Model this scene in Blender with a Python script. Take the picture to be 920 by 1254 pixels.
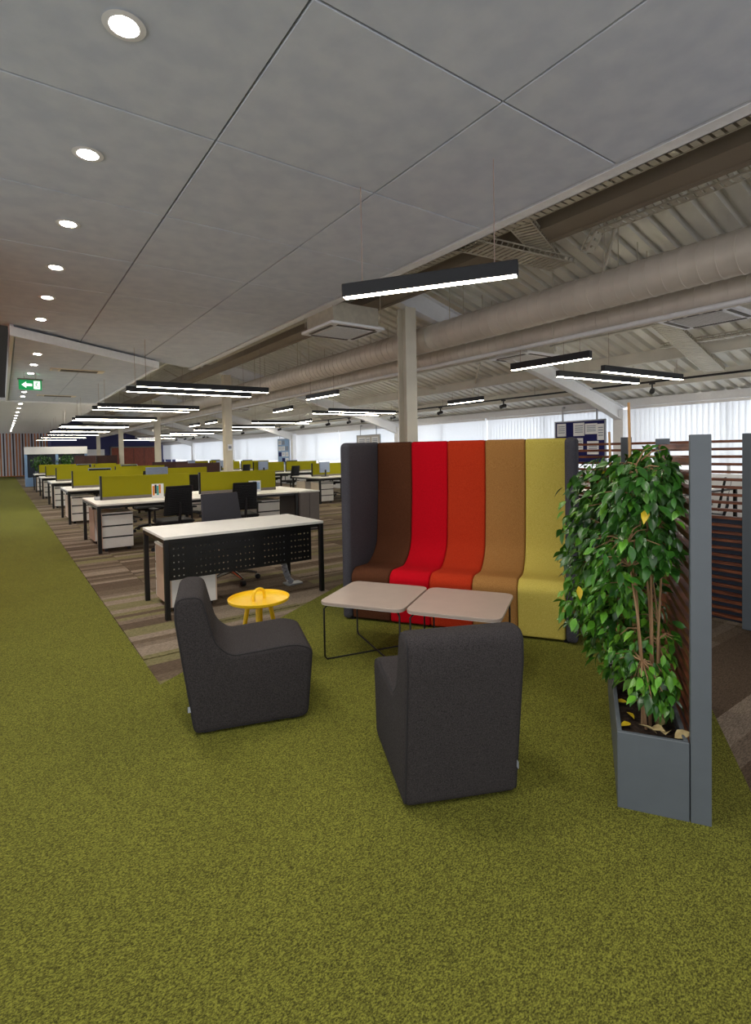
import bpy, bmesh, math, random
from mathutils import Vector, Matrix
S = bpy.context.scene
for o in list(bpy.data.objects): bpy.data.objects.remove(o)
COL = S.collection
PI = math.pi

# ---------------------------------------------------------------- camera
F, YAW, PITCH, ROLL, CY, CAMH = 642.47, 0.618924, 0.027698, -0.01877, 570.22, 1.46
def cam_axes():
    c, s = math.cos(YAW), math.sin(YAW); cp, sp = math.cos(PITCH), math.sin(PITCH); cr, sr = math.cos(ROLL), math.sin(ROLL)
    Y = Matrix(((c, -s, 0), (s, c, 0), (0, 0, 1))); B = Matrix(((1, 0, 0), (0, 0, -1), (0, 1, 0)))
    P = Matrix(((1, 0, 0), (0, cp, -sp), (0, sp, cp))); Q = Matrix(((cr, -sr, 0), (sr, cr, 0), (0, 0, 1)))
    return Q @ P @ B @ Y
M3 = cam_axes()
cd = bpy.data.cameras.new('camera'); cam = bpy.data.objects.new('camera', cd); COL.objects.link(cam)
rx, ry, rz = Vector(M3[0]), -Vector(M3[1]), -Vector(M3[2])
cam.matrix_world = Matrix(((rx.x, ry.x, rz.x, 0), (rx.y, ry.y, rz.y, 0), (rx.z, ry.z, rz.z, CAMH), (0, 0, 0, 1)))
cd.sensor_fit = 'HORIZONTAL'; cd.sensor_width = 36; cd.lens = F / 920 * 36; cd.shift_y = -(627 - CY) / 920
cd.clip_start = .05; cd.clip_end = 300
S.camera = cam

# ---------------------------------------------------------------- light and exposure
w = bpy.data.worlds.new('world'); S.world = w; w.use_nodes = True
bg = w.node_tree.nodes['Background']; bg.inputs[0].default_value = (.97, .97, 1, 1); bg.inputs[1].default_value = .86
S.view_settings.view_transform = 'Standard'; S.view_settings.look = 'None'; S.view_settings.gamma = 1
S.view_settings.use_curve_mapping = False; S.view_settings.exposure = 0.82
def area(name, loc, rot, sx, sy, power, col=(1, 1, 1)):
    l = bpy.data.lights.new(name, 'AREA'); l.shape = 'RECTANGLE'; l.size = sx; l.size_y = sy; l.energy = power; l.color = col
    o = bpy.data.objects.new(name, l); COL.objects.link(o); o.location = loc; o.rotation_euler = rot
    return o
XW = 11.0           # window wall
WIN_POWER, PEND_E, DOWN_E, DOWN_W = 34, 30.0, 40.0, 36.0
for i, (y0, y1) in enumerate(((-2.5, 5.6), (6.3, 13.2), (13.8, 20.6), (21.2, 28.4), (29, 43))):
    area('window_daylight', (XW + .5, (y0 + y1) / 2, 1.6), (0, PI / 2, 0), 1.5, y1 - y0, WIN_POWER * (y1 - y0) / 7, (.95, .98, 1))

# ---------------------------------------------------------------- materials
def lin(h):
    c = [int(h[i:i + 2], 16) / 255 for i in (0, 2, 4)]
    return tuple(x / 12.92 if x <= .04045 else ((x + .055) / 1.055) ** 2.4 for x in c) + (1,)
MATS = {}
def mat(name, col, rough=.6, metal=0, var=.0, scale=20, bump=0, bscale=None, col2=None, emit=0, spec=.5, stretch=None, rnd=0, thresh=None, transl=0):
    """principled material; noise between col and col2, optional fine bump"""
    m = bpy.data.materials.new(name); m.use_nodes = True; nt = m.node_tree; N = nt.nodes; L = nt.links
    p = N['Principled BSDF']; p.inputs['Roughness'].default_value = rough; p.inputs['Metallic'].default_value = metal
    p.inputs['Specular IOR Level'].default_value = spec
    c1 = lin(col); p.inputs['Base Color'].default_value = c1
    tc = N.new('ShaderNodeTexCoord'); src = tc.outputs['Object']
    if stretch:
        mp = N.new('ShaderNodeMapping'); mp.inputs['Scale'].default_value = stretch; L.new(src, mp.inputs[0]); src = mp.outputs[0]
    if col2 or var:
        nz = N.new('ShaderNodeTexNoise'); nz.inputs['Scale'].default_value = scale; nz.inputs['Detail'].default_value = 4; L.new(src, nz.inputs[0])
        rp = N.new('ShaderNodeValToRGB'); t = thresh or (.35, .65)
        rp.color_ramp.elements[0].position, rp.color_ramp.elements[1].position = t
        c2 = lin(col2) if col2 else tuple(min(1, x * (1 + var)) for x in c1[:3]) + (1,)
        c0 = c1 if col2 else tuple(x * (1 - var) for x in c1[:3]) + (1,)
        rp.color_ramp.elements[0].color = c0; rp.color_ramp.elements[1].color = c2
        L.new(nz.outputs[0], rp.inputs[0]); out = rp.outputs[0]
        if rnd:
            oi = N.new('ShaderNodeObjectInfo'); hs = N.new('ShaderNodeHueSaturation')
            mr = N.new('ShaderNodeMapRange'); mr.inputs[3].default_value = 1 - rnd; mr.inputs[4].default_value = 1 + rnd
            L.new(oi.outputs['Random'], mr.inputs[0]); L.new(mr.outputs[0], hs.inputs['Value']); L.new(out, hs.inputs['Color']); out = hs.outputs[0]
        L.new(out, p.inputs['Base Color'])
    if bump:
        bn = N.new('ShaderNodeTexNoise'); bn.inputs['Scale'].default_value = bscale or scale; bn.inputs['Detail'].default_value = 3; L.new(src, bn.inputs[0])
        b = N.new('ShaderNodeBump'); b.inputs['Strength'].default_value = bump; b.inputs['Distance'].default_value = .01
        L.new(bn.outputs[0], b.inputs['Height']); L.new(b.outputs[0], p.inputs['Normal'])
    if emit:
        p.inputs['Emission Color'].default_value = c1; p.inputs['Emission Strength'].default_value = emit
    if transl:
        t = N.new('ShaderNodeBsdfTranslucent'); t.inputs[0].default_value = c1; mx = N.new('ShaderNodeMixShader'); mx.inputs[0].default_value = transl
        L.new(p.outputs[0], mx.inputs[1]); L.new(t.outputs[0], mx.inputs[2]); L.new(mx.outputs[0], N['Material Output'].inputs[0])
    MATS[name] = m
    return m

def carpet_green():
    m = bpy.data.materials.new('green_carpet'); m.use_nodes = True; nt = m.node_tree; N = nt.nodes; L = nt.links; p = N['Principled BSDF']
    p.inputs['Roughness'].default_value = .95; p.inputs['Specular IOR Level'].default_value = .1
    tc = N.new('ShaderNodeTexCoord')
    n1 = N.new('ShaderNodeTexNoise'); n1.inputs['Scale'].default_value = 150; n1.inputs['Detail'].default_value = 3; n1.inputs['Roughness'].default_value = .7
    mp = N.new('ShaderNodeMapping'); mp.inputs['Scale'].default_value = (1, 1.5, 1); L.new(tc.outputs['Object'], mp.inputs[0]); L.new(mp.outputs[0], n1.inputs[0])
    r = N.new('ShaderNodeValToRGB'); r.color_ramp.elements[0].position = .36; r.color_ramp.elements[1].position = .64
    r.color_ramp.elements[0].color = lin('393919'); r.color_ramp.elements[1].color = lin('8f913b')
    e = r.color_ramp.elements.new(.5); e.color = lin('67672a')
    L.new(n1.outputs[0], r.inputs[0])
    n2 = N.new('ShaderNodeTexNoise'); n2.inputs['Scale'].default_value = 1.3; n2.inputs['Detail'].default_value = 3; L.new(tc.outputs['Object'], n2.inputs[0])
    hs = N.new('ShaderNodeHueSaturation'); mr = N.new('ShaderNodeMapRange'); mr.inputs[3].default_value = .86; mr.inputs[4].default_value = 1.12
    L.new(n2.outputs[0], mr.inputs[0]); L.new(mr.outputs[0], hs.inputs['Value']); L.new(r.outputs[0], hs.inputs['Color']); L.new(hs.outputs[0], p.inputs['Base Color'])
    b = N.new('ShaderNodeBump'); b.inputs['Strength'].default_value = .5; b.inputs['Distance'].default_value = .01
    L.new(n1.outputs[0], b.inputs['Height']); L.new(b.outputs[0], p.inputs['Normal'])
    return m
def carpet_brown():
    """striped brown carpet: bands along X of world-space, colours jump from tile column to tile column"""
    m = bpy.data.materials.new('striped_carpet'); m.use_nodes = True; nt = m.node_tree; N = nt.nodes; L = nt.links; p = N['Principled BSDF']
    p.inputs['Roughness'].default_value = .95; p.inputs['Specular IOR Level'].default_value = .1
    g = N.new('ShaderNodeNewGeometry'); sx = N.new('ShaderNodeSeparateXYZ'); L.new(g.outputs['Position'], sx.inputs[0])
    def math_(op, a, b=None):
        n = N.new('ShaderNodeMath'); n.operation = op
        for i, v in enumerate((a, b)):
            if v is None: continue
            if isinstance(v, (int, float)): n.inputs[i].default_value = v
            else: L.new(v, n.inputs[i])
        return n.outputs[0]
    colx = math_('FLOOR', math_('DIVIDE', math_('ADD', sx.outputs[0], .22), 1.5))
    wob = math_('MULTIPLY', math_('SINE', math_('MULTIPLY', sx.outputs[1], 7.3)), .07)
    stripe = math_('FLOOR', math_('DIVIDE', math_('ADD', sx.outputs[1], wob), .125))
    cv = N.new('ShaderNodeCombineXYZ'); L.new(colx, cv.inputs[0]); L.new(stripe, cv.inputs[1])
    wn = N.new('ShaderNodeTexWhiteNoise'); wn.noise_dimensions = '2D'; L.new(cv.outputs[0], wn.inputs['Vector'])
    r = N.new('ShaderNodeValToRGB'); r.color_ramp.interpolation = 'CONSTANT'
    els = r.color_ramp.elements; els[0].position = 0; els[0].color = lin('5c4e40'); els[1].position = .3; els[1].color = lin('766859')
    for ps, c in ((.5, '8a7c6c'), (.68, '685a4a'), (.84, '77704f')):
        e = els.new(ps); e.color = lin(c)
    L.new(wn.outputs['Value'], r.inputs[0])
    n1 = N.new('ShaderNodeTexNoise'); n1.inputs['Scale'].default_value = 120; n1.inputs['Detail'].default_value = 3
    mp = N.new('ShaderNodeMapping'); mp.inputs['Scale'].default_value = (.4, 2.2, 1); L.new(g.outputs['Position'], mp.inputs[0]); L.new(mp.outputs[0], n1.inputs[0])
    hs = N.new('ShaderNodeHueSaturation'); mr = N.new('ShaderNodeMapRange'); mr.inputs[1].default_value = .3; mr.inputs[2].default_value = .7; mr.inputs[3].default_value = .55; mr.inputs[4].default_value = 1.4
    L.new(n1.outputs[0], mr.inputs[0]); L.new(mr.outputs[0], hs.inputs['Value']); L.new(r.outputs[0], hs.inputs['Color']); L.new(hs.outputs[0], p.inputs['Base Color'])
    return m
M = {}
M['green'] = carpet_green(); M['brown'] = carpet_brown()
M['panel'] = mat('ceiling_panel', 'c0c6d3', .9, col2='cbd0da', scale=6, bump=.05, bscale=90, spec=.1)
M['trim'] = mat('white_trim', 'e4e4e6', .4, var=.03)
M['white'] = mat('white_laminate', 'ebe8e2', .4, var=.02)
M['wallwhite'] = mat('white_paint', 'e2e3e6', .8, var=.02)
M['steel'] = mat('painted_steel', 'd8d2c2', .5, var=.05, scale=3)
M['roof'] = mat('roof_deck', 'e2e1da', .38, metal=.35, var=.06, scale=2)
M['purlin'] = mat('purlin_steel', 'd6d2c6', .5, var=.06, scale=3)
M['beam'] = mat('taupe_beam', '85796a', .6, var=.06, scale=2)
M['duct'] = mat('duct_metal', 'cdc4b8', .5, metal=.1, var=.06, scale=3)
M['galv'] = mat('galvanised', 'bdb6a6', .4, metal=.4, var=.08, scale=12)
M['black'] = mat('black_metal', '0d0d0f', .4, var=.1, scale=30)
M['pend'] = mat('pendant_housing', '1b1d22', .5, var=.1, scale=30)
M['glow'] = mat('diffuser', 'fff4dd', .5, emit=PEND_E)
M['dglow'] = mat('downlight_glow', 'fff6ea', .5, emit=DOWN_E)
M['blackp'] = mat('black_plastic', '0e0e16', .55, var=.1, scale=40)
M['mesh'] = mat('black_mesh_fabric', '121214', .8, var=.25, scale=160)
M['greyfab'] = mat('charcoal_fabric', '2c292a', .95, col2='454141', scale=260, bump=.35, bscale=300, spec=.15)
M['sofagrey'] = mat('sofa_grey_wool', '3b3a40', .95, col2='4e4d54', scale=240, bump=.3, bscale=280, spec=.15)
for n, a, b in (('wool_brown', '482a1b', '603a26'), ('wool_red', 'b30517', 'd00c20'), ('wool_rust', 'ab2b14', 'c63f20'), ('wool_tan', '946738', 'b5854d'), ('wool_yellow', 'bcaa48', 'd8c86a')):
    M[n] = mat(n, a, .95, col2=b, scale=240, bump=.3, bscale=280, spec=.12)
M['chairgrey'] = mat('grey_chair_fabric', '3d3c42', .9, var=.08, scale=200)
M['table'] = mat('taupe_laminate', 'b3a398', .42, var=.03, scale=8)
M['tedge'] = mat('pale_edge', 'ded7d0', .5, var=.02)
M['yellow'] = mat('yellow_lacquer', 'f7c81e', .35, var=.03)
M['planter'] = mat('planter_grey', '5b6268', .45, var=.03, scale=10)
M['wood'] = mat('dark_wood', '54291a', .4, col2='8e5435', scale=6, stretch=(6, 1, 14))
M['soil'] = mat('soil', '1a110b', 1, col2='3a281a', scale=60, bump=.8, bscale=50)
M['leaf'] = mat('ficus_leaf', '1f4a1a', .3, col2='4f8a2a', scale=9, rnd=.45)
M['leaf2'] = mat('ficus_leaf_pale', '46851f', .33, col2='7db03a', scale=9, rnd=.3)
M['leafy'] = mat('yellow_leaf', 'c9a818', .45, col2='e0cf3a', scale=12)
M['leafd'] = mat('dry_leaf', 'a08a5c', .8, col2='c9ba8a', scale=20)
M['bark'] = mat('bark', '8a6848', .85, col2='b08f6a', scale=25, stretch=(1, 1, .2), bump=.3)
M['cane'] = mat('bamboo_cane', 'b58a58', .6, var=.12, scale=12)
M['screen'] = mat('green_screen_fabric', '8a8619', .9, var=.05, scale=120, spec=.1)
M['cream'] = mat('cream_panel', 'e0d3bd', .5, var=.03)
M['pinkish'] = mat('pale_wood_panel', 'cdb39b', .5, var=.04, scale=10)
M['cabgrey'] = mat('grey_cabinet', '736c68', .6, var=.04)
M['chrome'] = mat('polished_steel', 'a8a4a0', .25, metal=.9, var=.05)
M['silver'] = mat('silver_plastic', '9a9ea6', .4, metal=.2, var=.03)
M['monback'] = mat('monitor_back', '7f8da8', .45, var=.05)
M['glassdark'] = mat('dark_screen', '15171c', .15, var=.05)
M['blind'] = mat('blind_fabric', 'e6e8ec', .9, var=.02, transl=.5)
M['purple'] = mat('purple_wall', '383a66', .8, var=.06)
M['doorwood'] = mat('red_wood_door', '7a3520', .5, col2='92452c', scale=4, stretch=(8, 1, 1))
M['navy'] = mat('navy_felt', '171a5c', .95, var=.06)
M['paper'] = mat('paper', 'eceef2', .8, var=.02)
M['ink'] = mat('ink_grey', '8a93a8', .8, var=.05)
M['paleblue'] = mat('pale_blue', '8fb0d8', .7, var=.05)
M['signgreen'] = mat('exit_green', '0a8a4a', .5, emit=.5)
M['signwhite'] = mat('exit_white', 'f4f8f4', .5, emit=.8)
M['amber'] = mat('amber_wood', 'b5662a', .5, col2='d98a45', scale=3, stretch=(6, 6, .5))
M['orangewall'] = mat('orange_wall', 'c4501e', .8, var=.05)
M['darkbrown'] = mat('dark_brown_screen', '3a2220', .8, var=.1)
M['bluegrey'] = mat('bluegrey_post', '7fa0c8', .5, var=.04)
M['darkpot'] = mat('dark_pot', '2a3242', .5, var=.05)
M['grille'] = mat('grille_grey', 'c4c0bc', .6, var=.08, scale=60)
M['slot'] = mat('slot_dark', '4a4038', .6, var=.1)
M['multi1'] = mat('orange_print', 'e08a28', .6, var=.1); M['multi2'] = mat('teal_print', '3aa0a0', .6, var=.1)
M['tag'] = mat('woven_tag', '9ea4ac', .7, var=.05)
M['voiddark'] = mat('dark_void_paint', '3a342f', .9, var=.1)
M['glass'] = None
def glassmat():
    m = bpy.data.materials.new('window_glass'); m.use_nodes = True; nt = m.node_tree; N = nt.nodes
    t = N.new('ShaderNodeBsdfTransparent'); t.inputs[0].default_value = (.95, .97, .98, 1); g = N.new('ShaderNodeBsdfGlossy'); g.inputs['Roughness'].default_value = .03
    mx = N.new('ShaderNodeMixShader'); mx.inputs[0].default_value = .06
    nt.links.new(t.outputs[0], mx.inputs[1]); nt.links.new(g.outputs[0], mx.inputs[2]); nt.links.new(mx.outputs[0], N['Material Output'].inputs[0])
    return m
M['glass'] = glassmat()

# ---------------------------------------------------------------- mesh helpers
class MB:
    def __init__(s): s.v = []; s.f = []; s.smooth = False
    def add(s, vs, fs):
        n = len(s.v); s.v += [tuple(x) for x in vs]; s.f += [tuple(i + n for i in f) for f in fs]; return s
    def box(s, x0, y0, z0, x1, y1, z1):
        x0, x1 = sorted((x0, x1)); y0, y1 = sorted((y0, y1)); z0, z1 = sorted((z0, z1))
        return s.add([(x0, y0, z0), (x1, y0, z0), (x1, y1, z0), (x0, y1, z0), (x0, y0, z1), (x1, y0, z1), (x1, y1, z1), (x0, y1, z1)],
                     [(0, 3, 2, 1), (4, 5, 6, 7), (0, 1, 5, 4), (1, 2, 6, 5), (2, 3, 7, 6), (3, 0, 4, 7)])
    def bar(s, p0, p1, wd, hg, up=(0, 0, 1)):
        p0, p1 = Vector(p0), Vector(p1); d = (p1 - p0).normalized(); u = Vector(up)
        if abs(d.dot(u)) > .98: u = Vector((1, 0, 0))
        a = d.cross(u).normalized(); b = a.cross(d).normalized(); a *= wd / 2; b *= hg / 2
        vs = [p + sa * a + sb * b for p in (p0, p1) for sa, sb in ((-1, -1), (1, -1), (1, 1), (-1, 1))]
        return s.add(vs, [(3, 2, 1, 0), (4, 5, 6, 7), (0, 1, 5, 4), (1, 2, 6, 5), (2, 3, 7, 6), (3, 0, 4, 7)])
    def tube(s, pts, r, n=8, cap=True):
        pts = [Vector(p) for p in pts]; rs = r if isinstance(r, (list, tuple)) else [r] * len(pts)
        vs = []; ref = None
        for i, p in enumerate(pts):
            d = (pts[min(i + 1, len(pts) - 1)] - pts[max(i - 1, 0)]).normalized()
            if ref is None: ref = d.orthogonal().normalized()
            ref = (ref - d * ref.dot(d)); ref = ref.normalized() if ref.length > 1e-6 else d.orthogonal().normalized()
            b = d.cross(ref)
            vs += [p + rs[i] * (math.cos(2 * PI * k / n) * ref + math.sin(2 * PI * k / n) * b) for k in range(n)]
        fs = [(i * n + k, i * n + (k + 1) % n, (i + 1) * n + (k + 1) % n, (i + 1) * n + k) for i in range(len(pts) - 1) for k in range(n)]
        if cap: fs += [tuple(range(n - 1, -1, -1)), tuple((len(pts) - 1) * n + k for k in range(n))]
        s.smooth = True
        return s.add(vs, fs)
    def lathe(s, prof, n=24, c=(0, 0)):
        vs = [(c[0] + r * math.cos(2 * PI * k / n), c[1] + r * math.sin(2 * PI * k / n), z) for r, z in prof for k in range(n)]
        fs = [(i * n + k, i * n + (k + 1) % n, (i + 1) * n + (k + 1) % n, (i + 1) * n + k) for i in range(len(prof) - 1) for k in range(n)]
        fs += [tuple(range(n - 1, -1, -1)), tuple((len(prof) - 1) * n + k for k in range(n))]
        s.smooth = True
        return s.add(vs, fs)
    def prism(s, poly, z0, z1):
        n = len(poly)
        return s.add([(x, y, z0) for x, y in poly] + [(x, y, z1) for x, y in poly],
                     [tuple(range(n - 1, -1, -1)), tuple(range(n, 2 * n))] + [(i, (i + 1) % n, n + (i + 1) % n, n + i) for i in range(n)])
    def prismx(s, poly, x0, x1):      # poly in (y, z)
        n = len(poly)
        return s.add([(x0, y, z) for y, z in poly] + [(x1, y, z) for y, z in poly],
                     [tuple(range(n - 1, -1, -1)), tuple(range(n, 2 * n))] + [(i, (i + 1) % n, n + (i + 1) % n, n + i) for i in range(n)])
    def prismy(s, poly, y0, y1):      # poly in (x, z)
        n = len(poly)
        return s.add([(x, y0, z) for x, z in poly] + [(x, y1, z) for x, z in poly],
                     [tuple(range(n)), tuple(range(2 * n - 1, n - 1, -1))] + [(i, n + i, n + (i + 1) % n, (i + 1) % n) for i in range(n)])
    def soft(s, prof, x0, x1, r, n=5):
        """extrude a dense (y, z) outline from x0 to x1 with rounded rims of radius r"""
        k = len(prof); nr = []
        for i in range(k):
            a, b = prof[i - 1], prof[(i + 1) % k]; t = Vector((b[0] - a[0], b[1] - a[1])); t.normalize(); nr.append((t.y, -t.x))
        area2 = sum(prof[i][0] * prof[(i + 1) % k][1] - prof[(i + 1) % k][0] * prof[i][1] for i in range(k))
        sg = 1 if area2 > 0 else -1
        sl = []
        for j in range(n + 1):
            a = PI / 2 * (1 - j / n); sl.append((x0 + r - r * math.sin(a), r * (1 - math.cos(a))))
        for j in range(n + 1):
            a = PI / 2 * j / n; sl.append((x1 - r + r * math.sin(a), r * (1 - math.cos(a))))
        vs = [(x, prof[i][0] - sg * nr[i][0] * o, prof[i][1] - sg * nr[i][1] * o) for x, o in sl for i in range(k)]
        fs = []
        for j in range(len(sl) - 1):
            for i in range(k):
                q = (j * k + i, j * k + (i + 1) % k, (j + 1) * k + (i + 1) % k, (j + 1) * k + i)
                fs.append(q if sg < 0 else q[::-1])
        e = tuple(range(k)); e2 = tuple(range((len(sl) - 1) * k, len(sl) * k))
        fs += [e[::-1] if sg < 0 else e, e2 if sg < 0 else e2[::-1]]
        s.smooth = True
        return s.add(vs, fs)
    def mesh(s, name):
        me = bpy.data.meshes.new(name); me.from_pydata(s.v, [], s.f)
        if s.smooth:
            me.shade_smooth() if hasattr(me, 'shade_smooth') else None
            try: me.set_sharp_from_angle(angle=math.radians(42))
            except Exception: pass
        me.validate(); me.update()
        return me
    def build(s, name, m, parent=None, bevel=0, seg=2):
        me = s.mesh(name); me.materials.append(M[m] if isinstance(m, str) else m)
        o = bpy.data.objects.new(name, me); COL.objects.link(o)
        if parent: o.parent = parent
        if bevel:
            b = o.modifiers.new('bevel', 'BEVEL'); b.width = bevel; b.segments = seg; b.limit_method = 'ANGLE'; b.angle_limit = math.radians(40)
        return o
def round_poly(pts, rads, seg=6):
    out = []; n = len(pts)
    for i in range(n):
        p = Vector(pts[i]); a = Vector(pts[i - 1]); b = Vector(pts[(i + 1) % n]); r = rads[i] if isinstance(rads, (list, tuple)) else rads
        u = (a - p).normalized(); v = (b - p).normalized(); ang = u.angle(v); t = min(r / math.tan(ang / 2), (a - p).length * .49, (b - p).length * .49)
        q0, q1 = p + u * t, p + v * t
        if r <= 0: out.append(tuple(p)); continue
        for k in range(seg + 1):
            f = k / seg; out.append(tuple((1 - f) ** 2 * q0 + 2 * f * (1 - f) * p + f * f * q1))
    return out
def densify(pts, step):
    out = []
    for i in range(len(pts)):
        a, b = Vector(pts[i]), Vector(pts[(i + 1) % len(pts)]); k = max(1, int((b - a).length / step))
        out += [tuple(a + (b - a) * j / k) for j in range(k)]
    return out
def thing(name, label, cat, loc=(0, 0, 0), rotz=0, group=None):
    o = bpy.data.objects.new(name, None); COL.objects.link(o); o.location = loc; o.rotation_euler = (0, 0, rotz); o.empty_display_size = .1
    return tag(o, label, cat, group)
def tag(o, label, cat, group=None):
    o['label'] = label; o['category'] = cat
    if group: o['group'] = group
    return o
def struct(o, label=None):
    o['kind'] = 'structure'
    if label: o['label'] = label
    return o
def dup(root, loc=None, rotz=None, label=None, group=None):
    r = root.copy(); COL.objects.link(r)
    if loc is not None: r.location = loc
    if rotz is not None: r.rotation_euler = (0, 0, rotz)
    if label: r['label'] = label
    if group: r['group'] = group
    def rec(a, b):
        for ch in list(a.children):
            c = ch.copy(); COL.objects.link(c); c.parent = b; rec(ch, c)
    rec(root, r)
    return r
TH = math.radians(32.5); DV = Vector((math.cos(TH), math.sin(TH))); EV = Vector((math.sin(TH), -math.cos(TH))); RZ = -PI / 2 + TH

# ================================================================ FLOOR
fl = MB().box(-4, -3, -.06, 12, 52, -.006).build('floor', 'brown'); struct(fl, 'brown striped carpet floor')
# green carpet: corridor strip plus the slanted lounge zone
def along(p, q, x):   # point on the slanted line with given X
    t = (x - p[0]) / (q[0] - p[0]); return (x, p[1] + (q[1] - p[1]) * t)
A0 = Vector((.775, 3.49)); B0 = Vector((2.565, .893))
lenA = 3.35
A1 = A0 + DV * lenA
# lower slanted edge: through B0 along DV; end at the same cross line as A1
tB = (A1 - B0).dot(DV); B1 = B0 + DV * tB; Bs = B0 - DV * 3.2
gp = [(-3.9, 51.9), (-3.9, -2.9), (Bs.x, -2.9), tuple(Bs), tuple(B1), tuple(A1), tuple(A0), (.78, 51.9)]
g = MB().prism(gp, -.004, .004).build('floor_green_carpet', 'green'); struct(g, 'lime green carpet of walkway and lounge')
def in_green(x, y):
    if x < .775: return True
    P = Vector((x, y)); a = (P - A0).dot(EV); b = (P - B0).dot(EV); t = (P - A0).dot(DV)
    return a > 0 and b < 0 and t < lenA
tile_me = MB().box(.002, .002, -.006, .498, .498, .003).mesh('carpet_tile'); tile_me.materials.append(M['brown'])
cands = []
for i in range(1, 23):
    for j in range(1, 40):
        x, y = i * .5 + .28, j * .5
        cs = [(x + a, y + b) for a in (0, .5) for b in (0, .5)]
        if any(in_green(*c) for c in cs): continue
        dep = (x + .25) * .58 + (y + .25) * .8145; lat = ((x + .25) * .8145 - (y + .25) * .58) / dep
        if dep > 1.2 and -.75 < lat < .76: cands.append((dep, x, y))
cands.sort()
for d_, x, y in cands[:300]:
    o = bpy.data.objects.new('carpet_tile', tile_me); COL.objects.link(o); o.parent = fl; o.location = (x, y, 0)

# ================================================================ CEILING RAFTS
def clip(poly, n, c):     # keep points with n.p <= c
    out = []
    for i in range(len(poly)):
        a, b = Vector(poly[i]), Vector(poly[(i + 1) % len(poly)]); da, db = a.dot(n) - c, b.dot(n) - c
        if da <= 0: out.append(tuple(a))
        if (da < 0 < db) or (db < 0 < da): out.append(tuple(a + (b - a) * (da / (da - db))))
    return out
HC = 3.36
E0 = Vector((.04, 9.22)); E1 = Vector((3.5, 11.92)); en = Vector((-(E1 - E0).y, (E1 - E0).x)).normalized(); ec = E0.dot(en)
raft = MB().box(-1.3, -2.9, HC + .06, 3.40, 8.0, HC + .1).build('ceiling', 'panel'); struct(raft, 'pale grey suspended ceiling raft of large square panels')
xs = [-1.26, -.07, 1.12, 2.30, 3.44]; ys = [1.96 + 1.22 * k for k in range(-4, 9)]
for i in range(len(xs) - 1):
    for j in range(len(ys) - 1):
        gq = .006
        poly = [(xs[i] + gq, ys[j] + gq), (xs[i + 1] - gq, ys[j] + gq), (xs[i + 1] - gq, ys[j + 1] - gq), (xs[i] + gq, ys[j + 1] - gq)]
        poly = clip(poly, en, ec)
        if len(poly) > 2:
            MB().prism(poly, HC, HC + .03).build('ceiling_panel', 'panel', raft, .003, 1)
# aluminium edge trim along the open side
tr = MB().box(3.445, -2.9, HC - .004, 3.58, 11.95, HC + .03).box(3.445, -2.9, HC - .012, 3.452, 11.95, HC).box(3.57, -2.9, HC - .004, 3.58, 11.95, HC + .12)
struct(tr.build('trim_1', 'trim'), 'white aluminium edge of the ceiling raft')
# second raft, tucked under the end of the first
H2 = 3.22
F0 = Vector((.15, 9.02)); F1 = Vector((2.60, 11.03)); fn = Vector((-(F1 - F0).y, (F1 - F0).x)).normalized(); fc = F0.dot(fn)
raft2 = MB().prism(clip([(.2, 8.9), (2.58, 8.9), (2.58, 19.6), (.2, 19.6)], -fn, -fc - .05), H2 + .03, H2 + .11).build('ceiling', 'panel'); struct(raft2, 'lower beige ceiling raft further down the walkway')
for (x0, x1) in ((.22, 1.36), (1.37, 2.56)):
    for (y0, y1) in ((8.9, 11.4), (11.41, 14.0), (14.01, 16.8), (16.81, 19.55)):
        poly = clip([(x0, y0), (x1, y0), (x1, y1), (x0, y1)], -fn, -fc - .05)
        if len(poly) > 2: MB().prism(poly, H2, H2 + .028).build('ceiling_panel', 'panel', raft2)
t2 = MB(); q = fn * .03
t2.add([(F0.x, F0.y, H2 - .03), (F1.x, F1.y, H2 - .03), (F1.x + q.x, F1.y + q.y, H2 - .03), (F0.x + q.x, F0.y + q.y, H2 - .03),
        (F0.x, F0.y, H2 + .1), (F1.x, F1.y, H2 + .1), (F1.x + q.x, F1.y + q.y, H2 + .1), (F0.x + q.x, F0.y + q.y, H2 + .1)],
       [(0, 3, 2, 1), (4, 5, 6, 7), (0, 1, 5, 4), (1, 2, 6, 5), (2, 3, 7, 6), (3, 0, 4, 7)])
t2.box(2.57, 11.05, H2 - .03, 2.62, 19.6, H2 + .1); t2.box(.15, 9.1, H2 - .03, .2, 19.6, H2 + .25); t2.box(.15, 19.56, H2 - .05, 2.62, 19.64, H2 + .1)
struct(t2.build('trim_2', 'trim'), 'white fascia around the lower ceiling raft')
raft3 = MB().box(-.3, 19.8, H2 + .03, 2.9, 46, H2 + .1).build('ceiling', 'trim'); struct(raft3, 'white far ceiling raft over the walkway')
for j in range(5):
    for (x0, x1) in ((-.28, 1.3), (1.31, 2.88)):
        MB().box(x0, 19.82 + j * 5.24, H2, x1, 19.82 + j * 5.24 + 5.22, H2 + .028).build('ceiling_panel', 'trim', raft3)

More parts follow.
